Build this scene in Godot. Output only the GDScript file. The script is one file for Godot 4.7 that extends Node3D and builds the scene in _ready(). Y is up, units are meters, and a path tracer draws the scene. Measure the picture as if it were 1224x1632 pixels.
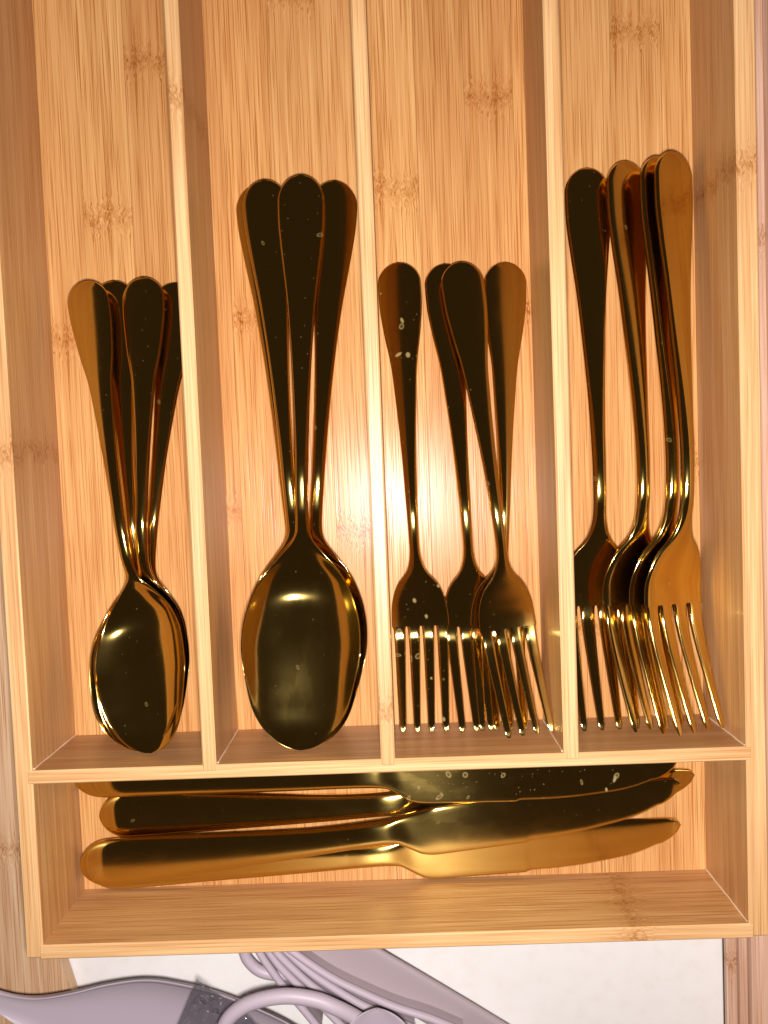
extends Node3D
# A bamboo cutlery tray in a drawer, seen from straight above and lit by the flash beside the lens.
# Metres; x to the right, z towards the front of the drawer, y up; the tray's inner floor is y = 0.

const TOP := 0.0349          # height of the tray's rims
var rng := RandomNumberGenerator.new()
var M := {}

# ---------------------------------------------------------------- naming
var used := {}
func numbered(called: String) -> String:
	if not used.has(called):
		used[called] = 0
		return called
	used[called] += 1
	return "%s_%03d" % [called, used[called]]

func tag(o: Node, label: String, category := "", group := "", kind := "") -> void:
	if label: o.set_meta("label", label)
	if category: o.set_meta("category", category)
	if group: o.set_meta("group", group)
	if kind: o.set_meta("kind", kind)

func thing(called: String, label: String, category: String, group := "") -> Node3D:
	var o := Node3D.new()
	o.name = numbered(called)
	add_child(o)
	tag(o, label, category, group)
	return o

func obj(called: String, mesh: Mesh, m: Material, parent: Node = null) -> MeshInstance3D:
	var o := MeshInstance3D.new()
	o.mesh = mesh
	if m: o.material_override = m
	if parent == null:
		o.name = numbered(called)
		add_child(o)
	else:
		o.name = called
		if parent.has_node(called):
			var k := 1
			while parent.has_node("%s_%03d" % [called, k]): k += 1
			o.name = "%s_%03d" % [called, k]
		parent.add_child(o, true)
	return o

# ---------------------------------------------------------------- mesh helpers
class Buf:
	var p := PackedVector3Array()
	var n := PackedVector3Array()
	var uv := PackedVector2Array()
	var idx := PackedInt32Array()
	func vert(a: Vector3, b: Vector3, c: Vector2) -> int:
		p.append(a); n.append(b); uv.append(c)
		return p.size() - 1
	func tri(a: int, b: int, c: int) -> void:
		var g := (p[b] - p[a]).cross(p[c] - p[a])
		if g.length_squared() < 1e-22: return
		if g.dot(n[a] + n[b] + n[c]) > 0.0:
			idx.append(a); idx.append(c); idx.append(b)
		else:
			idx.append(a); idx.append(b); idx.append(c)
	func quad(a: int, b: int, c: int, d: int) -> void:
		tri(a, b, c); tri(a, c, d)
	func poly(pts: Array, nrm: Vector3, uvs: Array) -> void:
		var first := p.size()
		for k in pts.size(): vert(pts[k], nrm, uvs[k])
		for k in range(1, pts.size() - 1): tri(first, first + k, first + k + 1)
	func done() -> ArrayMesh:
		var m := ArrayMesh.new()
		add_to(m)
		return m
	func add_to(m: ArrayMesh) -> void:
		var a := []
		a.resize(Mesh.ARRAY_MAX)
		a[Mesh.ARRAY_VERTEX] = p
		a[Mesh.ARRAY_NORMAL] = n
		a[Mesh.ARRAY_TEX_UV] = uv
		a[Mesh.ARRAY_INDEX] = idx
		m.add_surface_from_arrays(Mesh.PRIMITIVE_TRIANGLES, a)

const GU := 0.052            # metres of wood across one texture
const GV := 0.400            # metres of wood along one texture

# a chamfered board between two corners; "axis" is the way its grain runs
func board(lo: Vector3, hi: Vector3, c: float, axis: int, uo: Vector2, rim: Material = null, face_m: Material = null) -> ArrayMesh:
	var b := Buf.new()
	var top := Buf.new()
	var uvf := func(q: Vector3, face: int) -> Vector2:
		var other := 0
		for k in 3:
			if k != axis and k != face: other = k
		if face == axis:
			other = (axis + 1) % 3
			return Vector2((q[other]) / GU + uo.x, q[(axis + 2) % 3] / GU + uo.y)
		return Vector2(q[other] / GU + uo.x + face * 0.31, q[axis] / GV + uo.y)
	var ctr := (lo + hi) * 0.5
	var half := (hi - lo) * 0.5
	var corner := func(s: Vector3, face: int) -> Vector3:
		var q := Vector3()
		for k in 3:
			q[k] = ctr[k] + s[k] * (half[k] - (0.0 if k == face else c))
		return q
	for f in 3:
		for sg in [-1.0, 1.0]:
			var pts := []
			var uvs := []
			for ab in [Vector2(-1, -1), Vector2(1, -1), Vector2(1, 1), Vector2(-1, 1)]:
				var s := Vector3()
				s[f] = sg; s[(f + 1) % 3] = ab.x; s[(f + 2) % 3] = ab.y
				var q: Vector3 = corner.call(s, f)
				pts.append(q); uvs.append(uvf.call(q, f))
			var n := Vector3(); n[f] = sg
			if rim and f == 1 and sg > 0.0: top.poly(pts, n, uvs)
			else: b.poly(pts, n, uvs)
	for e in 3:                                  # the twelve chamfers
		var f1 := (e + 1) % 3
		var f2 := (e + 2) % 3
		for s1 in [-1.0, 1.0]:
			for s2 in [-1.0, 1.0]:
				var a := Vector3(); a[f1] = s1; a[f2] = s2
				var pa := a; pa[e] = -1.0
				var pb := a; pb[e] = 1.0
				var q := [corner.call(pa, f1), corner.call(pb, f1), corner.call(pb, f2), corner.call(pa, f2)]
				var uvs := []
				for w in q: uvs.append(uvf.call(w, f1))
				if rim and a.y > 0.0: top.poly(q, a.normalized(), uvs)
				else: b.poly(q, a.normalized(), uvs)
	for sx in [-1.0, 1.0]:
		for sy in [-1.0, 1.0]:
			for sz in [-1.0, 1.0]:
				var s := Vector3(sx, sy, sz)
				var q := [corner.call(s, 0), corner.call(s, 1), corner.call(s, 2)]
				b.poly(q, s.normalized(), [uvf.call(q[0], 0), uvf.call(q[1], 0), uvf.call(q[2], 0)])
	var mesh := b.done()
	if rim:
		top.add_to(mesh)
		mesh.surface_set_material(0, face_m)
		mesh.surface_set_material(1, rim)
	return mesh

# smooth curve through keys (x rising), monotone between them
func curve(keys: Array, t: float) -> float:
	var n := keys.size()
	if t <= keys[0].x: return keys[0].y
	if t >= keys[n - 1].x: return keys[n - 1].y
	var k := 0
	while keys[k + 1].x < t: k += 1
	var h: float = keys[k + 1].x - keys[k].x
	var d: float = (keys[k + 1].y - keys[k].y) / h
	var m0 := slope(keys, k)
	var m1 := slope(keys, k + 1)
	var s: float = (t - keys[k].x) / h
	var s2 := s * s
	var s3 := s2 * s
	return (2 * s3 - 3 * s2 + 1) * keys[k].y + (s3 - 2 * s2 + s) * h * m0 + (-2 * s3 + 3 * s2) * keys[k + 1].y + (s3 - s2) * h * m1

func slope(keys: Array, k: int) -> float:
	var n := keys.size()
	if k == 0: return (keys[1].y - keys[0].y) / (keys[1].x - keys[0].x)
	if k == n - 1: return (keys[k].y - keys[k - 1].y) / (keys[k].x - keys[k - 1].x)
	var h0: float = keys[k].x - keys[k - 1].x
	var h1: float = keys[k + 1].x - keys[k].x
	var d0: float = (keys[k].y - keys[k - 1].y) / h0
	var d1: float = (keys[k + 1].y - keys[k].y) / h1
	if d0 * d1 <= 0.0: return 0.0
	var m := (d0 * h1 + d1 * h0) / (h0 + h1)
	return signf(m) * minf(absf(m), 3.0 * minf(absf(d0), absf(d1)))

# one cross-section of a flat-ware bar: 2n points round it, starting at the left edge and over the top
func ring(xc: float, yc: float, z: float, hw: float, th: float, dish: float, p: float, n: int, wedge := 0.0, bowl := 0.0) -> PackedVector3Array:
	var r := PackedVector3Array()
	for k in n + 1:
		var u := -cos(PI * k / n)
		var e := sqrt(maxf(0.0, 1.0 - pow(absf(u), p))) * (1.0 + wedge * u)
		r.append(Vector3(xc + hw * u, yc + dish * bend(u, bowl) + th * 0.5 * e, z))
	for k in range(n - 1, 0, -1):
		var u := -cos(PI * k / n)
		var e := sqrt(maxf(0.0, 1.0 - pow(absf(u), p))) * (1.0 + wedge * u)
		r.append(Vector3(xc + hw * u, yc + dish * bend(u, bowl) - th * 0.5 * e, z))
	return r

func bend(u: float, bowl: float) -> float:      # how the section is dished: rounder towards the rims in a bowl
	return u * u * (1.0 - bowl) + pow(u, 4.0) * bowl

# rings -> smooth tube; "cuts" splits its rows into meshes that share the seam's normals
func tube(rings: Array, cuts: Array, cap0 := true, cap1 := true, ulen := 0.05) -> Array:
	var rows := rings.size()
	var m: int = rings[0].size()
	var nr := []
	for i in rows:
		var a: PackedVector3Array = rings[maxi(i - 1, 0)]
		var b: PackedVector3Array = rings[mini(i + 1, rows - 1)]
		var c: PackedVector3Array = rings[i]
		var mid := Vector3()
		for q in c: mid += q
		mid /= m
		var line := PackedVector3Array()
		for j in m:
			var du := c[(j + 1) % m] - c[(j + m - 1) % m]
			if du.length_squared() < 1e-14:
				var c2: PackedVector3Array = rings[i + 1] if i == 0 else rings[i - 1]
				du = c2[(j + 1) % m] - c2[(j + m - 1) % m]
			var g := du.cross(b[j] - a[j])
			if g.length_squared() < 1e-24: g = c[j] - mid
			g = g.normalized()
			line.append(g)
		# outward everywhere: judged once per ring by the signed area it goes round
		var area := Vector3()
		for j in m: area += (c[j] - mid).cross(c[(j + 1) % m] - mid)
		var along := b[0] - a[0]
		if area.length_squared() < 1e-20:
			var cc: PackedVector3Array = rings[mini(i + 1, rows - 1)] if i == 0 else rings[i - 1]
			var mm := Vector3()
			for q in cc: mm += q
			mm /= m
			for j in m: area += (cc[j] - mm).cross(cc[(j + 1) % m] - mm)
		if area.dot(along) < 0.0:
			for j in m: line[j] = -line[j]
		var bad := 0
		for j in m:
			if line[j].dot(c[j] - mid) < -1e-6: bad += 1
		nr.append(line)
	var out := []
	var edges := [0] + cuts + [rows - 1]
	for s in edges.size() - 1:
		var bf := Buf.new()
		var ids := []
		for i in range(edges[s], edges[s + 1] + 1):
			var row := PackedInt32Array()
			for j in m + 1:
				var q: Vector3 = rings[i][j % m]
				row.append(bf.vert(q, nr[i][j % m], Vector2(q.x / ulen + 0.5, q.z / ulen)))
			ids.append(row)
		for i in ids.size() - 1:
			for j in m:
				bf.quad(ids[i][j], ids[i][j + 1], ids[i + 1][j + 1], ids[i + 1][j])
		for e in [[0, cap0 and s == 0], [ids.size() - 1, cap1 and s == edges.size() - 2]]:
			if e[1]:
				var i: int = edges[s] + e[0]
				var mid := Vector3()
				for q in rings[i]: mid += q
				mid /= m
				var other: PackedVector3Array = rings[mini(i + 1, rows - 1)] if e[0] == 0 else rings[i - 1]
				var om := Vector3()
				for q in other: om += q
				var nn := (mid - om / m).normalized()
				var ci := bf.vert(mid, nn, Vector2(0.5, mid.z / ulen))
				var first := bf.p.size()
				for j in m: bf.vert(rings[i][j], nn, Vector2(float(j) / m, rings[i][j].z / ulen))
				for j in m: bf.tri(ci, first + j, first + (j + 1) % m)
		out.append(bf.done())
	return out

# round or flattened rod along a line of points
func rod(pts: Array, rx: float, ry: float, n := 14, sub := 6, flat_end := false) -> ArrayMesh:
	var line := []
	for k in pts.size() - 1:
		var p0: Vector3 = pts[maxi(k - 1, 0)]
		var p1: Vector3 = pts[k]
		var p2: Vector3 = pts[k + 1]
		var p3: Vector3 = pts[mini(k + 2, pts.size() - 1)]
		for s in sub:
			line.append(p1.cubic_interpolate(p2, p0, p3, float(s) / sub))
	line.append(pts[pts.size() - 1])
	var rings := []
	for i in line.size():
		var d: Vector3 = (line[mini(i + 1, line.size() - 1)] - line[maxi(i - 1, 0)]).normalized()
		var side := d.cross(Vector3.UP).normalized()
		var up := side.cross(d).normalized()
		var r := PackedVector3Array()
		for j in n:
			var a := TAU * j / n
			r.append(line[i] + side * cos(a) * rx + up * sin(a) * ry)
		rings.append(r)
	return tube(rings, [])[0]

# a thin upright bead
func rod_up(pts: Array, r: float) -> ArrayMesh:
	var rings := []
	for p in pts:
		var c := PackedVector3Array()
		var k := r * rng.randf_range(0.6, 1.25)
		for j in 8: c.append(p + Vector3(cos(TAU * j / 8.0), 0, sin(TAU * j / 8.0)) * k)
		rings.append(c)
	return tube(rings, [])[0]

# ---------------------------------------------------------------- textures
func noise(sd: int, octaves := 1) -> FastNoiseLite:
	var f := FastNoiseLite.new()
	f.seed = sd
	f.noise_type = FastNoiseLite.TYPE_SIMPLEX
	f.frequency = 1.0
	f.fractal_type = FastNoiseLite.FRACTAL_NONE if octaves == 1 else FastNoiseLite.FRACTAL_FBM
	f.fractal_octaves = octaves
	return f

# bamboo: fibres along v, one row of node marks at v = 0.5
func bamboo(sd: int, w: int, h: int, knots: float, streak: float) -> Array:
	var nz := noise(sd)
	var col := PackedByteArray()
	col.resize(w * h * 3)
	var hgt := PackedByteArray()
	hgt.resize(w * h)
	for y in h:
		var v := float(y) / h
		var ca := cos(TAU * v)
		var sa := sin(TAU * v)
		var d0 := (v - 0.5) * 400.0               # mm from the node
		for x in w:
			var mm := float(x) / w * 52.0
			var d := d0
			if absf(d0) < 40.0: d += 1.8 * nz.get_noise_1d(mm * 0.22 + 300.0) + 0.7 * nz.get_noise_1d(mm * 0.9)
			var near := exp(-d * d / 30.0)
			var fl := exp(-absf(d) / 16.0)
			var wob := nz.get_noise_2d(mm * 0.5, d * 0.25) * near * 0.9
			var q := mm + wob
			var broad := nz.get_noise_3d(q * 0.16, ca * 0.6, sa * 0.6 + 7.0)
			var fib := nz.get_noise_3d(q * 0.9, ca * 0.8 + 31.0, sa * 0.8)
			var fine := nz.get_noise_3d(q * 4.2, ca * 1.3, sa * 1.3 + 55.0)
			var thin := nz.get_noise_3d(q * 2.3, ca * 1.3 + 90.0, sa * 1.3)
			var val := 0.86 + 0.05 * broad + 0.06 * fib + 0.055 * fine
			val -= streak * smoothstep(0.25, 0.75, thin)
			val += 0.04 * smoothstep(0.35, 0.8, -thin)
			if fl > 0.02:
				var mark := nz.get_noise_2d(q * 0.95, d * 0.55 + sd)
				val -= knots * (0.05 * fl + 0.17 * exp(-d * d / 7.0) * smoothstep(0.05, 0.5, mark) + 0.08 * near * smoothstep(0.0, 0.6, nz.get_noise_2d(q * 1.8, d * 0.3)))
			val = clampf(val, 0.3, 1.0)
			var i := (y * w + x) * 3
			var dk := 1.0 - val
			col[i] = int(255.0 * clampf(1.0 - dk * 0.62, 0.0, 1.0))
			col[i + 1] = int(255.0 * clampf(1.0 - dk * 0.95, 0.0, 1.0))
			col[i + 2] = int(255.0 * clampf(1.0 - dk * 1.25, 0.0, 1.0))
			hgt[y * w + x] = int(255.0 * val)
	var a := Image.create_from_data(w, h, false, Image.FORMAT_RGB8, col)
	var b := Image.create_from_data(w, h, false, Image.FORMAT_L8, hgt)
	return [ImageTexture.create_from_image(a), ImageTexture.create_from_image(b)]

func wood(tex: Array, lin: Color, rough: float, spec := 0.5) -> StandardMaterial3D:
	var m := StandardMaterial3D.new()
	m.albedo_color = lin.linear_to_srgb()
	m.albedo_texture = tex[0]
	m.roughness = rough
	m.metallic_specular = spec
	m.heightmap_enabled = true
	m.heightmap_texture = tex[1]
	m.heightmap_scale = 0.007
	return m

# smudges and fine polishing marks, as a roughness map
func smudges(sd: int, w: int, h: int, lo: float, hi: float) -> ImageTexture:
	var nz := noise(sd, 3)
	var n2 := noise(sd + 5)
	var by := PackedByteArray()
	by.resize(w * h)
	for y in h:
		for x in w:
			var a := smoothstep(-0.1, 0.55, nz.get_noise_2d(x * 0.02, y * 0.02))
			var s := absf(n2.get_noise_2d(x * 0.5, y * 0.01))
			by[y * w + x] = int(255.0 * clampf(lerpf(lo, hi, a * 0.75 + s * 0.25), 0, 1))
	return ImageTexture.create_from_image(Image.create_from_data(w, h, false, Image.FORMAT_L8, by))

# dried water: pale rings and specks; returns [colour, metallic]
func water_marks(sd: int, w: int, h: int, count: int, aspect: float, u0: float, u1: float, v0: float, v1: float, gold: Color, big: float, power: float) -> Array:
	var r := RandomNumberGenerator.new()
	r.seed = sd
	var a := Image.create(w, h, false, Image.FORMAT_RGB8)
	var b := Image.create(w, h, false, Image.FORMAT_L8)
	a.fill(gold)
	b.fill(Color(1, 1, 1))
	var pale := Color(0.80, 0.74, 0.66)
	for k in count:
		var cx := r.randf_range(u0, u1) * w
		var cy := r.randf_range(v0, v1) * h
		var rad := r.randf_range(0.5, 0.9) if r.randf() > big else r.randf_range(1.5, 5.0)
		var hollow := rad > 1.3 and r.randf() < 0.7
		var sq := r.randf_range(0.6, 1.3)
		var ang := r.randf() * TAU
		for y in range(int(cy - rad * 2 - 2), int(cy + rad * 2 + 3)):
			for x in range(int(cx - rad * 2 * aspect - 2), int(cx + rad * 2 * aspect + 3)):
				if x < 0 or y < 0 or x >= w or y >= h: continue
				var p := Vector2((x - cx) / aspect, y - cy).rotated(ang)
				var d := Vector2(p.x * sq, p.y / sq).length() / rad
				var f := 0.0
				if hollow: f = 0.75 * exp(-pow((d - 0.9) / 0.22, 2.0)) + (0.12 if d < 0.9 else 0.0)
				else: f = smoothstep(1.15, 0.6, d)
				if f > 0.02:
					var was := b.get_pixel(x, y).r
					var now := minf(was, 1.0 - f * power)
					b.set_pixel(x, y, Color(now, now, now))
					a.set_pixel(x, y, a.get_pixel(x, y).lerp(pale, f * power))
	return [ImageTexture.create_from_image(a), ImageTexture.create_from_image(b)]

# ---------------------------------------------------------------- cutlery
const GOLD := Color(0.77, 0.55, 0.15)     # linear

# polished along the length; each piece gets its own patch of specks
func gold_metal(marks: Array, rough: float, aniso: float, shift: Vector2) -> StandardMaterial3D:
	var m := StandardMaterial3D.new()
	m.albedo_color = Color.WHITE
	m.albedo_texture = marks[0]
	m.metallic = 1.0
	m.metallic_texture = marks[1]
	m.metallic_texture_channel = BaseMaterial3D.TEXTURE_CHANNEL_RED
	m.metallic_specular = 0.5
	m.roughness = rough
	m.roughness_texture = M.smudge
	m.roughness_texture_channel = BaseMaterial3D.TEXTURE_CHANNEL_RED
	m.anisotropy_enabled = true
	m.anisotropy = aniso
	m.uv1_scale = Vector3(1, 0.25, 1)
	m.uv1_offset = Vector3(shift.x, shift.y, 0)
	return m

func coat(o: Node3D, m: Material) -> void:
	for ch in o.get_children(): ch.material_override = m

func stations(parts: Array) -> PackedFloat32Array:      # [from, to, steps, power at the start]
	var t := PackedFloat32Array()
	for q in parts:
		for k in int(q[2]):
			t.append(lerpf(q[0], q[1], pow(float(k) / q[2], q[3])))
	t.append(parts[parts.size() - 1][1])
	return t

func round_end(t: float, t0: float) -> float:
	if t >= t0: return 1.0
	var s := 1.0 - t / t0
	return sqrt(maxf(0.0, 1.0 - s * s))

# heights above the table along the length, taken down to the chord from tail to tip
func chord(keys: Array, t: float) -> float:
	var a: float = keys[0].y
	var b: float = keys[keys.size() - 1].y
	return (curve(keys, t) - lerpf(a, b, t)) * 0.001

func make_fork(called: String, length: float, s0: float, wide: Array, head_w: float, label: String, m: Material) -> Node3D:
	var o := thing(called, label, "fork", "")
	var rise := [Vector2(0, 2.0), Vector2(0.1, 2.9), Vector2(0.3, 6.3), Vector2(0.45, 9.3), Vector2(0.54, 10.6), Vector2(0.59, 10.7), Vector2(0.64, 9.4), Vector2(0.69, 6.5), Vector2(0.73, 4.4), Vector2(0.76, 3.5), Vector2(0.785, 3.7), Vector2(0.81, 4.4), Vector2(0.84, 6.0), Vector2(0.90, 10.2), Vector2(1.0, 18.0)]
	var thick := [Vector2(0, 1.9), Vector2(0.06, 2.2), Vector2(0.3, 2.5), Vector2(0.55, 3.4), Vector2(0.64, 3.1), Vector2(0.70, 2.2), Vector2(0.8, 1.9), Vector2(1.0, 1.0)]
	var dishk := [Vector2(0, -0.2), Vector2(0.1, -0.22), Vector2(0.4, -0.4), Vector2(0.6, -0.5), Vector2(0.68, 0.1), Vector2(0.74, 0.7), Vector2(0.8, 0.7), Vector2(1.0, 0.2)]
	var ts := stations([[0.0, 0.045, 14, 1.8], [0.045, 0.6, 40, 1.0], [0.6, s0, 34, 1.0]])
	var rings := []
	var cut := 0
	var k := length / 0.198
	for i in ts.size():
		var t := ts[i]
		if t <= 0.655: cut = i
		var hw := curve(wide, t) * round_end(t, 0.042) * 0.001
		var p := lerpf(20.0, 3.4, smoothstep(0.22, 0.5, t)) if t < 0.62 else lerpf(3.0, 9.0, smoothstep(0.62, 0.75, t))
		rings.append(ring(0, chord(rise, t) * k, t * length, maxf(hw, 0.00005), curve(thick, t) * k * 0.001 * maxf(0.25, round_end(t, 0.02)), curve(dishk, t) * 0.001 * round_end(t, 0.042), p, 22))
	var bar := tube(rings, [cut], true, false)
	obj("handle", bar[0], m, o)
	obj("head", bar[1], m, o)
	var hw0: float = curve(wide, s0) * 0.001
	var pitch := hw0 * 0.5
	for c in 4:
		var u := -0.75 + 0.5 * c
		var tr := []
		for i in 41:
			var tau := pow(i / 40.0, 1.5)
			var t := lerpf(s0, 1.0, tau)
			var gap := 0.00052 * sqrt(minf(1.0, tau / 0.035)) + 0.00135 * tau * (pitch / 0.0060)
			var hw := maxf(pitch * 0.5 - gap * pitch / 0.006, 0.0003)
			var tip := sqrt(maxf(0.0, 1.0 - pow(maxf(0.0, (tau - 0.985) / 0.015), 2.0)))
			var xc := u * hw0 * lerpf(1.0, 0.97, tau)
			if c == 0: xc += 0.0004 * (1 - tau) * 0.0
			var dd: float = curve(dishk, t) * 0.001
			var uu := xc / hw0
			var yc := chord(rise, t) * k + dd * uu * uu
			var p := 9.0
			var r := ring(xc, yc, t * length, hw * maxf(tip, 0.55), curve(thick, t) * k * 0.001 * maxf(tip, 0.6), 0.0, p, 9)
			var sl := 2.0 * dd * uu / hw0
			for j in r.size(): r[j].y += sl * (r[j].x - xc)
			tr.append(r)
		obj("tine", tube(tr, [], false, true)[0], m, o)
	return o

func make_spoon(called: String, length: float, wide: Array, depth: float, label: String, m: Material) -> Node3D:
	var o := thing(called, label, "spoon", "")
	# the line of the bowl's bottom along the length, and of its rim
	var rise := [Vector2(0, 2.0), Vector2(0.1, 3.0), Vector2(0.3, 7.2), Vector2(0.45, 10.6), Vector2(0.54, 12.3), Vector2(0.59, 12.2), Vector2(0.64, 9.6), Vector2(0.675, 6.2), Vector2(0.69, 5.2), Vector2(0.715, 4.4), Vector2(0.73, 4.45), Vector2(0.745, 4.75), Vector2(0.76, 5.4), Vector2(0.775, 6.25), Vector2(0.82, 9.0), Vector2(0.93, 15.9), Vector2(0.97, 18.9), Vector2(1.0, 22.0)]
	var deep := [Vector2(0, -0.25), Vector2(0.1, -0.3), Vector2(0.45, -0.45), Vector2(0.6, -0.4), Vector2(0.645, 0.3), Vector2(0.69, 3.4), Vector2(0.745, 6.6), Vector2(0.80, 7.8), Vector2(0.87, 7.2), Vector2(0.94, 4.9), Vector2(0.98, 2.2), Vector2(1.0, 0.3)]
	var thick := [Vector2(0, 1.9), Vector2(0.06, 2.2), Vector2(0.3, 2.5), Vector2(0.55, 3.2), Vector2(0.64, 2.6), Vector2(0.70, 1.6), Vector2(0.8, 1.3), Vector2(1.0, 1.3)]
	var ts := stations([[0.0, 0.045, 14, 1.8], [0.045, 0.58, 36, 1.0], [0.58, 0.95, 56, 1.0]])
	ts.resize(ts.size() - 1)
	for i in 25: ts.append(1.0 - 0.05 * pow(1.0 - i / 24.0, 2.0))
	var rings := []
	var cut := 0
	var k := length / 0.198
	for i in ts.size():
		var t := ts[i]
		if t <= 0.64: cut = i
		var hw := curve(wide, t) * round_end(t, 0.042) * 0.001
		if t > 0.90: hw *= sqrt(maxf(0.0, 1.0 - pow((t - 0.90) / 0.10, 2.4)))
		var p := lerpf(20.0, 3.4, smoothstep(0.22, 0.5, t)) if t < 0.62 else lerpf(3.0, 14.0, smoothstep(0.62, 0.72, t))
		var dd := curve(deep, t)
		dd = dd * depth if dd > 0 else dd
		rings.append(ring(0, chord(rise, t) * k, t * length, maxf(hw, 0.00005), curve(thick, t) * k * 0.001 * maxf(0.3, round_end(t, 0.02)), dd * 0.001 * k * round_end(t, 0.042), p, 30, 0.0, 0.45 * smoothstep(0.65, 0.72, t)))
	var bar := tube(rings, [cut], true, true)
	obj("handle", bar[0], m, o)
	obj("bowl", bar[1], m, o)
	return o

func make_knife(called: String, length: float, label: String, m: Material) -> Node3D:
	var o := thing(called, label, "knife", "")
	# upper edge (spine) and lower edge (cutting edge), millimetres from the line tail - tip
	var up := [Vector2(0, 8.0), Vector2(0.03, 8.4), Vector2(0.07, 8.2), Vector2(0.2, 5.6), Vector2(0.3, 3.4), Vector2(0.39, 1.7), Vector2(0.48, 1.2), Vector2(0.515, 1.3), Vector2(0.55, 2.4), Vector2(0.6, 3.7), Vector2(0.74, 3.2), Vector2(0.87, 2.9), Vector2(0.95, 2.5), Vector2(0.985, 2.0), Vector2(0.995, 1.2), Vector2(1.0, -0.6)]
	var low := [Vector2(0, -8.6), Vector2(0.03, -9.0), Vector2(0.07, -9.2), Vector2(0.2, -8.8), Vector2(0.3, -8.6), Vector2(0.39, -8.3), Vector2(0.48, -7.9), Vector2(0.525, -8.3), Vector2(0.545, -10.6), Vector2(0.565, -13.2), Vector2(0.60, -14.2), Vector2(0.735, -14.2), Vector2(0.86, -12.9), Vector2(0.94, -9.6), Vector2(0.97, -6.8), Vector2(0.988, -4.4), Vector2(0.996, -2.6), Vector2(1.0, -0.8)]
	var thick := [Vector2(0, 3.0), Vector2(0.06, 3.8), Vector2(0.3, 4.4), Vector2(0.44, 5.0), Vector2(0.475, 5.6), Vector2(0.51, 5.0), Vector2(0.55, 2.6), Vector2(0.60, 1.9), Vector2(1.0, 1.2)]
	var ts := stations([[0.0, 0.05, 14, 1.8], [0.05, 0.44, 26, 1.0], [0.44, 0.735, 60, 1.0], [0.735, 0.975, 140, 1.0]])
	ts.resize(ts.size() - 1)
	for i in 31: ts.append(1.0 - 0.025 * pow(1.0 - i / 30.0, 2.0))
	var rings := []
	var cut := 0
	for i in ts.size():
		var t := ts[i]
		if t <= 0.535: cut = i
		var a := curve(up, t)
		var b := curve(low, t)
		var c := (a + b) * 0.5
		var hw := (a - b) * 0.5 * round_end(t, 0.05)
		var th := curve(thick, t)
		if t > 0.737 and t < 0.97:
			var cutb := (0.45 + 0.55 * (i % 2)) * (1.0 - smoothstep(0.955, 0.97, t)) * smoothstep(0.735, 0.748, t)               # the teeth
			hw -= cutb * 0.5
			c += cutb * 0.5
		var p := lerpf(5.0, 12.0, smoothstep(0.5, 0.58, t))
		var wedge := 0.55 * smoothstep(0.53, 0.6, t)
		rings.append(ring(c * 0.001, th * -0.0001, t * length, maxf(hw * 0.001, 0.00005), th * 0.001 * maxf(0.3, round_end(t, 0.03)), -0.00025 * (1.0 - smoothstep(0.48, 0.56, t)) * round_end(t, 0.05), p, 16, wedge))
	var bar := tube(rings, [cut], true, true)
	obj("handle", bar[0], m, o)
	obj("blade", bar[1], m, o)
	return o

# lays a piece with its tail end at a and its tip at b, rolled about that line
func lay(o: Node3D, a: Vector3, b: Vector3, roll: float, length: float) -> void:
	var z := (b - a).normalized()
	var x := Vector3.UP.cross(z).normalized()
	var y := z.cross(x)
	var bs := Basis(x, y, z).rotated(z, deg_to_rad(roll))
	var c := (a + b) * 0.5
	if c.z + z.z * length * 0.5 > 0.0915 and absf(z.z) > 0.9: c.z = 0.0915 - z.z * length * 0.5   # the tips stop at the cross divider
	o.transform = Transform3D(bs, c - z * length * 0.5)

func copy(o: Node3D, called: String, label: String, m: Material = null) -> Node3D:
	var c: Node3D = o.duplicate()
	c.name = numbered(called)
	add_child(c)
	c.set_meta("label", label)
	if m:
		for ch in c.get_children(): ch.material_override = m
	return c

# ---------------------------------------------------------------- the scene
func _ready() -> void:
	rng.seed = 7
	# camera: a phone held level above the tray, turned a little
	var cam := Camera3D.new()
	cam.name = "camera"
	cam.fov = 66.273
	cam.near = 0.01
	cam.far = 20.0
	cam.transform = Transform3D(Basis(Vector3(0.99916, -0.01262, 0.03909), Vector3(0.03842, -0.04993, -0.99801), Vector3(0.01455, 0.99867, -0.04941)).orthonormalized(), Vector3(0.0055, 0.285, 0.0))
	add_child(cam)
	cam.current = true
	# the dim room
	var env := Environment.new()
	env.background_mode = Environment.BG_COLOR
	env.background_color = Color(0.028, 0.0185, 0.012).linear_to_srgb()
	env.tonemap_mode = Environment.TONE_MAPPER_LINEAR
	env.tonemap_exposure = 1.0
	env.sdfgi_enabled = true
	env.ssao_enabled = true
	env.ssil_enabled = true
	var we := WorldEnvironment.new()
	we.name = "room_air"
	we.environment = env
	add_child(we)
	# the phone's flash, beside the lens
	var flash := OmniLight3D.new()
	flash.name = "phone_flash"
	flash.position = Vector3(0.0062, 0.288, 0.0185)
	flash.light_energy = 0.156
	flash.light_color = Color(1.0, 0.975, 0.975)
	flash.light_size = 0.01
	flash.omni_range = 3.0
	flash.omni_attenuation = 2.0
	flash.shadow_enabled = true
	add_child(flash)

	materials()
	drawer()
	tray()
	cutlery()
	utensils()

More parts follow.
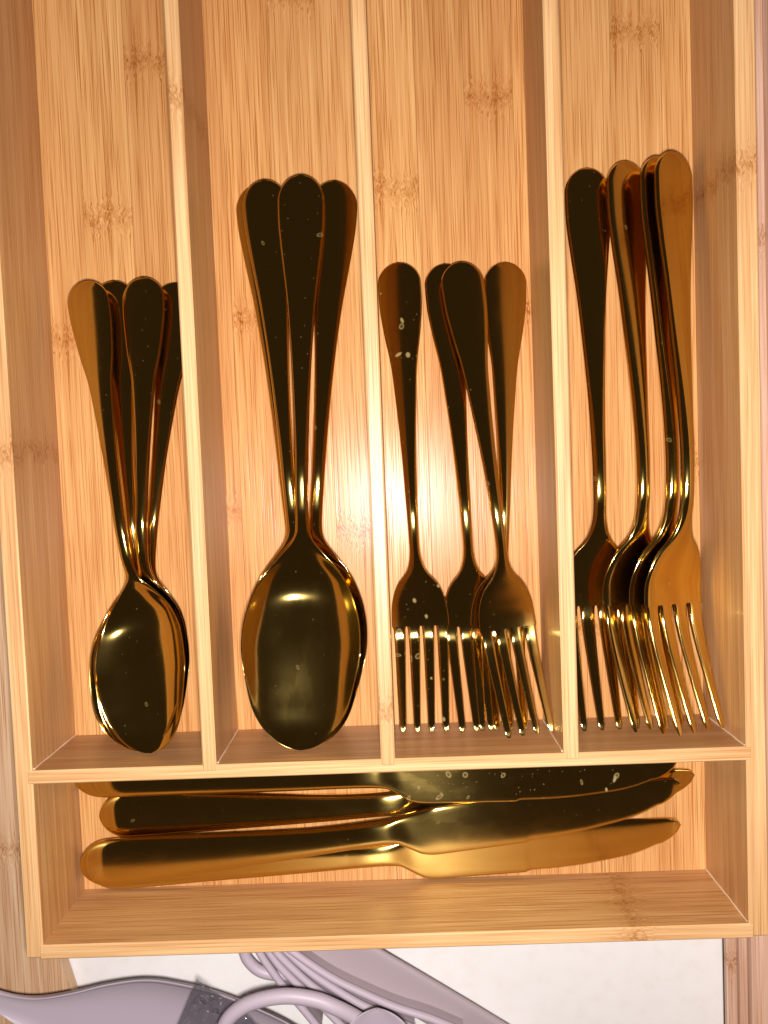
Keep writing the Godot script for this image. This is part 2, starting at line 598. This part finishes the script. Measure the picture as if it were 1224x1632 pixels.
func materials() -> void:
	var t1 := bamboo(11, 768, 1024, 0.9, 0.22)
	var t2 := bamboo(23, 768, 1024, 0.9, 0.27)
	var t3 := bamboo(37, 512, 1024, 1.1, 0.13)
	M.t1 = t1
	M.floor = [wood(t1, Color(0.70, 0.405, 0.16), 0.28, 0.32), wood(t2, Color(0.70, 0.39, 0.148), 0.28, 0.32), wood(t1, Color(0.66, 0.365, 0.14), 0.28, 0.32), wood(t2, Color(0.74, 0.44, 0.175), 0.28, 0.32)]
	M.wall = wood(t3, Color(0.58, 0.335, 0.145), 0.42)
	M.wall_b = wood(t1, Color(0.62, 0.365, 0.155), 0.42)
	M.rail = wood(t3, Color(0.80, 0.52, 0.25), 0.42)
	M.side = wood(t3, Color(0.74, 0.53, 0.41), 0.5)
	M.slab = wood(t1, Color(0.72, 0.51, 0.32), 0.5)
	M.smudge = smudges(5, 256, 512, 0.85, 1.0)
	M.gold = StandardMaterial3D.new()
	M.clean = water_marks(2, 256, 1024, 110, 1.0, 0.0, 1.0, 0.0, 1.0, GOLD.linear_to_srgb(), 0.05, 0.22)
	M.wet = water_marks(4, 256, 1024, 170, 1.0, 0.2, 0.8, 0.0, 1.0, GOLD.linear_to_srgb(), 0.25, 0.32)
	M.spotted = water_marks(9, 256, 1024, 120, 1.0, 0.2, 0.62, 0.6, 1.0, GOLD.linear_to_srgb(), 0.25, 0.45)
	var white := StandardMaterial3D.new()
	white.albedo_color = Color(0.83, 0.81, 0.775).linear_to_srgb()
	white.roughness = 0.5
	var nt := NoiseTexture2D.new()
	nt.width = 512; nt.height = 512
	nt.seamless = true
	var nn := noise(3, 4)
	nn.frequency = 0.02
	nt.noise = nn
	var gr := Gradient.new()
	gr.offsets = PackedFloat32Array([0.0, 0.35, 1.0])
	gr.colors = PackedColorArray([Color(0.98, 0.97, 0.955), Color(0.995, 0.99, 0.985), Color(1, 1, 1)])
	nt.color_ramp = gr
	white.albedo_texture = nt
	white.uv1_triplanar = true
	white.uv1_scale = Vector3(9, 9, 9)
	M.white = white
	var pl := StandardMaterial3D.new()
	pl.albedo_color = Color(0.465, 0.385, 0.43).linear_to_srgb()
	pl.roughness = 0.48
	M.mauve = pl
	var pd := StandardMaterial3D.new()
	pd.albedo_color = Color(0.375, 0.30, 0.312).linear_to_srgb()
	pd.roughness = 0.6
	M.mauve_dark = pd
	var bag := StandardMaterial3D.new()
	bag.albedo_color = Color(0.27, 0.27, 0.29, 0.5)
	bag.transparency = BaseMaterial3D.TRANSPARENCY_ALPHA
	bag.roughness = 0.07
	bag.cull_mode = BaseMaterial3D.CULL_DISABLED
	M.bag = bag

func drawer() -> void:
	var o := obj("drawer_bottom", board(Vector3(-0.26, -0.022, -0.26), Vector3(0.1252, -0.010, 0.30), 0.0005, 2, Vector2.ZERO), M.white)
	tag(o, "white laminated drawer bottom showing in front of the bamboo tray", "drawer bottom", "", "structure")
	var s := obj("drawer_side", board(Vector3(0.1420, -0.022, -0.26), Vector3(0.158, 0.058, 0.30), 0.0008, 2, Vector2(0.2, 0.1)), M.side)
	tag(s, "pinkish wooden side of the drawer right of the bamboo tray", "drawer side", "", "structure")
	for q in [[0.1252, 0.1292, -0.0068, 0.02], [0.1293, 0.1325, -0.0050, 0.4], [0.1326, 0.1419, -0.0020, 0.7]]:
		obj("plank", board(Vector3(q[0], -0.0099, -0.255), Vector3(q[1], q[2], 0.295), 0.0004, 2, Vector2(q[3], q[3])), M.side, s)
	# a flat wooden board lying left of the tray
	var b := Buf.new()
	var out := [Vector2(-0.25, -0.25), Vector2(-0.1375, -0.25), Vector2(-0.1375, 0.150), Vector2(-0.1290, 0.1805), Vector2(-0.1262, 0.1915), Vector2(-0.1225, 0.205), Vector2(-0.1225, 0.26), Vector2(-0.25, 0.26)]
	var ya := -0.0095
	var yb := -0.0045
	var tops := []
	var uvs := []
	for q in out:
		tops.append(Vector3(q.x, yb, q.y)); uvs.append(Vector2(q.x / GU + 0.3, q.y / GV + 0.155))
	b.poly([tops[0], tops[1], tops[2], tops[7]], Vector3.UP, [uvs[0], uvs[1], uvs[2], uvs[7]])
	b.poly([tops[7], tops[2], tops[3], tops[4], tops[5], tops[6]], Vector3.UP, [uvs[7], uvs[2], uvs[3], uvs[4], uvs[5], uvs[6]])
	for k in out.size():
		var p: Vector2 = out[k]
		var q: Vector2 = out[(k + 1) % out.size()]
		var n := Vector3(q.y - p.y, 0, -(q.x - p.x)).normalized()
		b.poly([Vector3(p.x, ya, p.y), Vector3(q.x, ya, q.y), Vector3(q.x, yb, q.y), Vector3(p.x, yb, p.y)], n, [Vector2(0.4, p.y / GV), Vector2(0.4, q.y / GV), Vector2(0.52, q.y / GV), Vector2(0.52, p.y / GV)])
	var w := obj("wooden_board", b.done(), M.slab)
	tag(w, "flat pale wooden board lying on the drawer bottom left of the bamboo tray", "board")

func tray() -> void:
	var t := thing("cutlery_tray", "bamboo cutlery tray with four long compartments and one across the front", "cutlery tray")
	var xl := -0.1164
	var xr := 0.1156
	var zb := -0.205
	var zf := 0.1512
	# floor: a base sheet and the glued bamboo strips on it
	var base := obj("floor", board(Vector3(xl - 0.002, -0.006, zb - 0.002), Vector3(xr + 0.002, -0.0032, zf + 0.002), 0.0003, 2, Vector2(0.1, 0.2)), M.wall, t)
	var x := -0.1195
	var knots := [-0.0533, -0.0961, -0.1501, 0.012, -0.0574, -0.17, 0.02, -0.1015, 0.10, -0.1315, -0.0567, 0.06, -0.1525, 0.0]
	var k := 0
	while x < xr - 0.001:
		var w := 0.0172 + rng.randf_range(-0.0006, 0.0006)
		var lo := maxf(x, xl)
		var hi := minf(x + w, xr)
		if xr - hi < 0.004: hi = xr
		var kz: float = knots[k % knots.size()]
		var uo := Vector2(rng.randf_range(0.0, 0.66) - lo / GU, 0.5 - kz / GV)
		obj("strip", board(Vector3(lo + 0.00003, -0.003, zb), Vector3(hi - 0.00003, 0.0, zf), 0.00008, 2, uo), M.floor[(k * 3 + k / 3) % 4], base)
		x = hi
		k += 1
	# the walls: side walls run full length, the front wall sits between them
	var b0 := -0.006
	obj("left_wall", board(Vector3(-0.1222, b0, zb - 0.006), Vector3(xl, TOP, 0.1556), 0.0005, 2, Vector2(0.45, 0.53), M.rail, M.wall), null, t)
	obj("right_wall", board(Vector3(xr, b0, zb - 0.006), Vector3(0.1221, TOP, 0.1556), 0.0005, 2, Vector2(0.15, 0.73), M.rail, M.wall), null, t)
	obj("front_wall", board(Vector3(xl - 0.0012, b0, zf), Vector3(xr + 0.0016, TOP + 0.0002, 0.1561), 0.0005, 0, Vector2(0.35, 0.30), M.rail, M.wall_b), null, t)
	obj("back_wall", board(Vector3(xl - 0.0012, b0, zb - 0.0055), Vector3(xr + 0.0016, TOP + 0.0002, zb), 0.0005, 0, Vector2(0.05, 0.1), M.rail, M.wall), null, t)
	obj("cross_divider", board(Vector3(xl - 0.0016, 0.0002, 0.0925), Vector3(xr + 0.0016, TOP + 0.00025, 0.0970), 0.0004, 0, Vector2(0.6, 0.85), M.rail, M.wall), null, t)
	for d in [[-0.0604, -0.0558, 0.8], [-0.0023, 0.0023, 0.31], [0.0568, 0.0618, 0.12]]:
		obj("divider", board(Vector3(d[0], 0.0002, zb - 0.001), Vector3(d[1], TOP + 0.0005, 0.0947), 0.0005, 2, Vector2(d[2] * 0.6, d[2]), M.rail, M.wall), null, t)
	# dried glue in the corners
	var glue := StandardMaterial3D.new()
	glue.albedo_color = Color(0.72, 0.52, 0.34).linear_to_srgb()
	glue.roughness = 0.35
	for c in [[xl, 0.0925], [xr, 0.0925], [-0.0558, 0.0925], [0.0568, 0.0925], [xr, zf]]:
		var e := 0.00025
		var dx := e if c[0] < -0.05 or (c[0] > 0.0 and c[0] < 0.0) else -e
		var pts := []
		for q in 8: pts.append(Vector3(c[0] + dx * (0.6 + 0.5 * rng.randf()), 0.0003 + 0.0335 * q / 7.0, c[1] - e * (0.4 + 0.7 * rng.randf())))
		obj("glue_line", rod_up(pts, 0.0003), glue, t)

func cutlery() -> void:
	var spoon_w := [Vector2(0, 7.4), Vector2(0.05, 8.2), Vector2(0.08, 8.1), Vector2(0.12, 7.4), Vector2(0.16, 6.5), Vector2(0.21, 5.3), Vector2(0.28, 4.1), Vector2(0.37, 3.1), Vector2(0.48, 2.5), Vector2(0.58, 2.3), Vector2(0.62, 2.5), Vector2(0.645, 4.0), Vector2(0.67, 8.2), Vector2(0.70, 13.2), Vector2(0.74, 17.4), Vector2(0.78, 19.6), Vector2(0.82, 20.2), Vector2(0.87, 18.9), Vector2(0.91, 17.2), Vector2(1.0, 13.8)]
	var tea_w := []
	for q in spoon_w: tea_w.append(Vector2(q.x, q.y * (0.97 if q.x < 0.2 else (0.88 if q.x < 0.6 else 0.835))))
	var fork_w := [Vector2(0, 7.4), Vector2(0.05, 8.1), Vector2(0.09, 8.0), Vector2(0.15, 6.9), Vector2(0.22, 5.4), Vector2(0.3, 4.2), Vector2(0.4, 3.1), Vector2(0.5, 2.5), Vector2(0.6, 2.3), Vector2(0.64, 2.8), Vector2(0.67, 5.0), Vector2(0.69, 8.4), Vector2(0.72, 11.2), Vector2(0.75, 12.4), Vector2(0.80, 12.7), Vector2(1.0, 12.2)]
	var small_w := []
	for q in fork_w: small_w.append(Vector2(q.x, q.y * (0.95 if q.x < 0.2 else (0.88 if q.x < 0.6 else 0.81))))
	var gt := "gold teaspoons nested in the left compartment"
	var gs := "gold tablespoons nested in the second compartment"
	var gd := "small gold forks in the third compartment"
	var gf := "large gold forks stacked in the right compartment"
	var gk := "gold table knives in the front compartment"

	var t4 := make_spoon("teaspoon", 0.164, tea_w, 1.15, "gold teaspoon partly hidden by the first divider, rightmost handle in left compartment", M.gold)
	t4.set_meta("group", gt)
	var t2 := copy(t4, "teaspoon", "gold teaspoon whose dark handle end shows between two others in left compartment")
	var t3 := copy(t4, "teaspoon", "gold teaspoon with highest handle end, lying across the others in left compartment")
	var t1 := copy(t4, "teaspoon", "gold teaspoon with leftmost amber handle and topmost bowl in left compartment")
	lay(t4, Vector3(-0.0688, 0.0030, -0.0713), Vector3(-0.0906, 0.0175, 0.0944), 0, 0.164)
	lay(t2, Vector3(-0.0913, 0.0050, -0.0698), Vector3(-0.0833, 0.0195, 0.0933), 0, 0.164)
	lay(t3, Vector3(-0.0797, 0.0075, -0.0720), Vector3(-0.0857, 0.0220, 0.0927), 10, 0.164)
	lay(t1, Vector3(-0.0994, 0.0100, -0.0698), Vector3(-0.0803, 0.0245, 0.0907), 11, 0.164)

	var sa := make_spoon("tablespoon", 0.196, spoon_w, 1.3, "gold tablespoon with leftmost amber edged handle, lowest in the second compartment", M.gold)
	sa.set_meta("group", gs)
	var sd := copy(sa, "tablespoon", "gold tablespoon with rightmost handle touching the second divider")
	var sb := copy(sa, "tablespoon", "gold tablespoon just left of and under the topmost large spoon")
	var sc := copy(sa, "tablespoon", "gold tablespoon on top of its stack with smudged dark handle and full bowl")
	lay(sa, Vector3(-0.0393, 0.0030, -0.1029), Vector3(-0.0263, 0.0200, 0.0933), 3, 0.196)
	lay(sd, Vector3(-0.0111, 0.0050, -0.0999), Vector3(-0.0293, 0.0220, 0.0932), -4, 0.196)
	lay(sb, Vector3(-0.0360, 0.0070, -0.1026), Vector3(-0.0263, 0.0240, 0.0926), 1, 0.196)
	lay(sc, Vector3(-0.0226, 0.0095, -0.1022), Vector3(-0.0292, 0.0265, 0.0924), 0, 0.196)

	var f4 := make_fork("dessert_fork", 0.1645, 0.785, small_w, 9.6, "small gold fork with rightmost amber handle, its head under another fork", M.gold)
	f4.set_meta("group", gd)
	var f2 := copy(f4, "dessert_fork", "small gold fork second from the left, its handle end under a slanting fork")
	var f1 := copy(f4, "dessert_fork", "small gold fork with water marks standing straight beside the second divider")
	var f3 := copy(f4, "dessert_fork", "small gold fork slanting across its neighbours, topmost head in third compartment")
	lay(f4, Vector3(0.0480, 0.0020, -0.0730), Vector3(0.0402, 0.0165, 0.0905), -6, 0.1645)
	lay(f2, Vector3(0.0263, 0.0020, -0.0744), Vector3(0.0334, 0.0170, 0.0912), -2, 0.1645)
	lay(f1, Vector3(0.0098, 0.0030, -0.0748), Vector3(0.0127, 0.0180, 0.0901), 6, 0.1645)
	lay(f3, Vector3(0.0313, 0.0070, -0.0724), Vector3(0.0484, 0.0220, 0.0904), -8, 0.1645)

	var da := make_fork("dinner_fork", 0.1955, 0.787, fork_w, 12.0, "large gold fork with leftmost handle and head partly behind the third divider", M.gold)
	da.set_meta("group", gf)
	var db := copy(da, "dinner_fork", "large gold fork in the middle with half dark half amber handle")
	var dc := copy(da, "dinner_fork", "large gold fork mostly hidden beneath the rightmost amber fork")
	var dd := copy(da, "dinner_fork", "large amber gold fork nearest the right wall, topmost of its stack")
	lay(da, Vector3(0.0773, 0.0030, -0.1046), Vector3(0.0764, 0.0195, 0.0912), -4, 0.1955)
	lay(db, Vector3(0.0902, 0.0060, -0.1058), Vector3(0.0919, 0.0220, 0.0911), -19, 0.1955)
	lay(dc, Vector3(0.1005, 0.0090, -0.1048), Vector3(0.1000, 0.0240, 0.0901), -23, 0.1955)
	lay(dd, Vector3(0.1043, 0.0120, -0.1043), Vector3(0.1045, 0.0265, 0.0892), -24, 0.1955)

	var k4 := make_knife("table_knife", 0.2195, "gold knife lying lowest along the front wall, mostly under another knife", M.gold)
	k4.set_meta("group", gk)
	var k2 := copy(k4, "table_knife", "gold knife with middle handle, its tip poking out farthest to the right")
	var k3 := copy(k4, "table_knife", "gold knife nearest the front wall on top, with largest dark handle")
	var k1 := copy(k4, "table_knife", "water spotted gold knife pushed half under the rim of the cross divider")
	lay(k4, Vector3(-0.1140, 0.0030, 0.1415), Vector3(0.1055, 0.0025, 0.1320), 0, 0.2195)
	lay(k2, Vector3(-0.1083, 0.0028, 0.1222), Vector3(0.1115, 0.0012, 0.1142), 0, 0.2195)
	lay(k3, Vector3(-0.1140, 0.0080, 0.1384), Vector3(0.1040, 0.0068, 0.1150), 0, 0.2195)
	lay(k1, Vector3(-0.1150, 0.0035, 0.1060), Vector3(0.1000, 0.0098, 0.1053), 0, 0.2195)
	for o in [t1, t2, t3, t4, sa, sb, sc, sd]:
		coat(o, gold_metal(M.clean, 0.092, 0.8, Vector2(0, rng.randf())))
	coat(sc, gold_metal(M.clean, 0.10, 0.8, Vector2(0, 0.37)))
	for o in [f2, f3, f4, da, db, dc, dd]:
		coat(o, gold_metal(M.clean, 0.088, 1.0, Vector2(0, rng.randf())))
	coat(f1, gold_metal(M.wet, 0.088, 1.0, Vector2(0, 0)))
	for o in [k2, k3, k4]:
		coat(o, gold_metal(M.clean, 0.118, 1.0, Vector2(0, rng.randf())))
	coat(k1, gold_metal(M.spotted, 0.125, 1.0, Vector2(0, 0)))

func utensils() -> void:
	# the big spoon: its rim is a raised bead, its dish a grid
	var big := thing("serving_spoon", "large mauve plastic serving spoon lying face up in front of the tray", "spoon")
	var a := Vector3(-0.1657, 0.0090, 0.1796)
	var b := Vector3(-0.0133, 0.0090, 0.2426)
	var len := a.distance_to(b)
	var wk := [Vector2(0.0, 3.6), Vector2(0.11, 3.7), Vector2(0.196, 6.4), Vector2(0.27, 13.6), Vector2(0.34, 21.6), Vector2(0.415, 28.2), Vector2(0.50, 31.4), Vector2(0.59, 32.7), Vector2(0.68, 32.3), Vector2(0.76, 30.7), Vector2(0.87, 25.0), Vector2(0.96, 14.0), Vector2(1.0, 4.0)]
	var dk := [Vector2(0.0, 0.3), Vector2(0.12, 0.6), Vector2(0.25, 3.0), Vector2(0.45, 9.0), Vector2(0.65, 11.0), Vector2(0.85, 8.0), Vector2(0.97, 3.0), Vector2(1.0, 0.5)]
	var rings := []
	for i in 81:
		var t := i / 80.0
		var hw := curve(wk, t) * 0.001
		var d := curve(dk, t) * 0.001
		var r := PackedVector3Array()
		var n := 26
		for s in 2:
			for k in n + (1 if s == 0 else -1):
				var kk := k if s == 0 else n - 1 - k
				var u := -cos(PI * kk / n)
				var e := sqrt(maxf(0.0, 1.0 - pow(absf(u), 16.0)))
				var y := d * (pow(absf(u), 3.5) - 1.0) + 0.0018 * smoothstep(0.88, 0.94, absf(u)) * smoothstep(0.1, 0.3, t)
				r.append(Vector3(hw * u, y + 0.0011 * e * (1.0 if s == 0 else -1.0), t * len))
		rings.append(r)
	obj("dish", tube(rings, [])[0], M.mauve, big)
	lay(big, a, b, 0, len)
	# the nested handles of a set of measuring spoons
	var names := ["outermost left thin mauve measuring spoon handle in the nested fan", "second thin mauve measuring spoon handle from the left in the nested fan", "third thin mauve measuring spoon handle, middle of the nested fan", "fourth thin mauve measuring spoon handle from the left in the nested fan", "rightmost thin mauve measuring spoon handle, next to the broad flat handle"]
	var lines := [
		[Vector3(-0.0540, 0.003, 0.1690), Vector3(-0.0515, 0.003, 0.1750), Vector3(-0.0487, 0.003, 0.1801), Vector3(-0.0429, 0.003, 0.1889), Vector3(-0.0363, 0.003, 0.1974), Vector3(-0.0300, 0.003, 0.2060)],
		[Vector3(-0.0515, 0.004, 0.1680), Vector3(-0.0478, 0.004, 0.1745), Vector3(-0.0437, 0.004, 0.1806), Vector3(-0.0367, 0.004, 0.1884), Vector3(-0.0281, 0.004, 0.1970), Vector3(-0.0200, 0.004, 0.2060)],
		[Vector3(-0.0494, 0.005, 0.1670), Vector3(-0.0449, 0.005, 0.1740), Vector3(-0.0392, 0.005, 0.1805), Vector3(-0.0317, 0.005, 0.1879), Vector3(-0.0222, 0.005, 0.1953), Vector3(-0.0095, 0.005, 0.2050)],
		[Vector3(-0.0470, 0.006, 0.1662), Vector3(-0.0408, 0.006, 0.1735), Vector3(-0.0307, 0.006, 0.1832), Vector3(-0.0158, 0.006, 0.1936), Vector3(-0.0062, 0.006, 0.1986), Vector3(0.0050, 0.006, 0.2045)],
		[Vector3(-0.0460, 0.007, 0.1655), Vector3(-0.0386, 0.007, 0.1729), Vector3(-0.0249, 0.007, 0.1832), Vector3(-0.0127, 0.007, 0.1899), Vector3(-0.0013, 0.007, 0.1954), Vector3(0.0111, 0.007, 0.2000), Vector3(0.0230, 0.007, 0.2056)]]
	for k in 5:
		var o := thing("measuring_spoon_handle", names[k], "measuring spoon", "nested mauve measuring spoon handles")
		var under := []
		for q in lines[k]: under.append(q - Vector3(0, 0.0048, 0))
		obj("rim", rod(lines[k], 0.0014, 0.0015), M.mauve, o)
		obj("web", rod(under, 0.0007, 0.0046), M.mauve_dark, o)
	var ue := obj("utensil_hook", rod([Vector3(-0.0585, 0.000, 0.1660), Vector3(-0.0575, 0.000, 0.1771), Vector3(-0.0555, 0.000, 0.1815), Vector3(-0.0522, 0.000, 0.1846), Vector3(-0.0475, 0.000, 0.1862), Vector3(-0.0400, 0.000, 0.1866)], 0.0021, 0.0021), M.mauve)
	tag(ue, "curved mauve hook end peeping from under the nested handles", "utensil")
	# the broad flat handle
	var flat := thing("spatula", "broad flat mauve spatula handle slanting from under the tray front", "spatula")
	var fr := []
	var fl := [Vector3(-0.0390, -0.0010, 0.1670), Vector3(-0.0258, -0.0010, 0.1760), Vector3(-0.0128, -0.0010, 0.1833), Vector3(0.0045, -0.0010, 0.1945), Vector3(0.0241, -0.0010, 0.2072), Vector3(0.0480, -0.0010, 0.2230)]
	var hw2 := [0.0082, 0.0082, 0.0081, 0.0080, 0.0078, 0.0075]
	for i in 41:
		var t := i / 40.0 * 5.0
		var k := mini(int(t), 4)
		var c: Vector3 = fl[k].lerp(fl[k + 1], t - k)
		var w: float = lerpf(hw2[k], hw2[k + 1], t - k)
		var d := Vector3(0.80, 0, 0.60)
		var side := Vector3(0.55, 0, -0.835)
		var r := PackedVector3Array()
		for q in ring(0, 0, 0, w, 0.0035, 0.0004, 8.0, 14): r.append(c + side * q.x + Vector3.UP * q.y)
		fr.append(r)
	obj("handle", tube(fr, [])[0], M.mauve_dark, flat)
	# the looped spoon in front
	var loop := thing("looped_spoon", "mauve spoon with a thick looped handle in front of the nested handles", "spoon")
	obj("loop", rod([Vector3(-0.0640, 0.019, 0.2010), Vector3(-0.0614, 0.019, 0.1915), Vector3(-0.0564, 0.019, 0.1862), Vector3(-0.0490, 0.019, 0.1830), Vector3(-0.0391, 0.019, 0.1818), Vector3(-0.0293, 0.019, 0.1834), Vector3(-0.0225, 0.019, 0.1863), Vector3(-0.0165, 0.0178, 0.1905), Vector3(-0.0120, 0.0160, 0.1950)], 0.0026, 0.0026, 16, 8), M.mauve, loop)
	var br := []
	for i in 33:
		var t := 0.5 - 0.5 * cos(PI * i / 32.0)
		var w := 0.0135 * sqrt(maxf(0.0, 1.0 - pow(2.0 * t - 1.0, 2.0)))
		var r := PackedVector3Array()
		for q in ring(0, 0.0165 + 0.003 * pow(2.0 * t - 1.0, 2.0), 0, maxf(w, 0.0001), 0.0026 * maxf(0.25, w / 0.0135), 0.003 * w / 0.0135, 8.0, 18): r.append(Vector3(q.x - 0.0078, q.y, 0.1868 + t * 0.034))
		br.append(r)
	obj("bowl", tube(br, [])[0], M.mauve, loop)
	# the corner of a clear plastic bag
	var bb := Buf.new()
	var nz := noise(61, 3)
	nz.frequency = 110.0
	var ids := []
	for i in 41:
		var row := PackedInt32Array()
		var t := i / 40.0
		for j in 41:
			var s := j / 40.0
			var apex := Vector3(-0.0712, 0.0165, 0.1762)
			var l := apex.lerp(Vector3(-0.0850, 0.010, 0.2060), t)
			var r := apex.lerp(Vector3(-0.0440, 0.013, 0.2000), t)
			var p := l.lerp(r, s)
			p.y += nz.get_noise_2d(p.x, p.z) * 0.0035 * minf(1.0, t * 3.0) * smoothstep(0.0, 0.2, minf(s, 1.0 - s)) + 0.004 * absf(sin(s * 8.0 + t * 3.0)) * t + 0.00035 * sin(t * 52.0 + s * 9.0 + 4.0 * nz.get_noise_2d(s * 0.02, t * 0.02)) * smoothstep(0.05, 0.2, t)
			row.append(bb.vert(p, Vector3.UP, Vector2(s, t)))
		ids.append(row)
	for i in 41:
		for j in 41:
			var du: Vector3 = bb.p[ids[i][mini(j + 1, 40)]] - bb.p[ids[i][maxi(j - 1, 0)]]
			var dv: Vector3 = bb.p[ids[mini(i + 1, 40)][j]] - bb.p[ids[maxi(i - 1, 0)][j]]
			var g := dv.cross(du)
			if g.length() > 1e-12: bb.n[ids[i][j]] = g.normalized() * signf(g.y if g.y != 0.0 else 1.0)
	for i in 40:
		for j in 40: bb.quad(ids[i][j], ids[i][j + 1], ids[i + 1][j + 1], ids[i + 1][j])
	var bo := obj("plastic_bag", bb.done(), M.bag)
	tag(bo, "crumpled corner of a clear plastic bag lying in the large mauve spoon", "plastic bag")
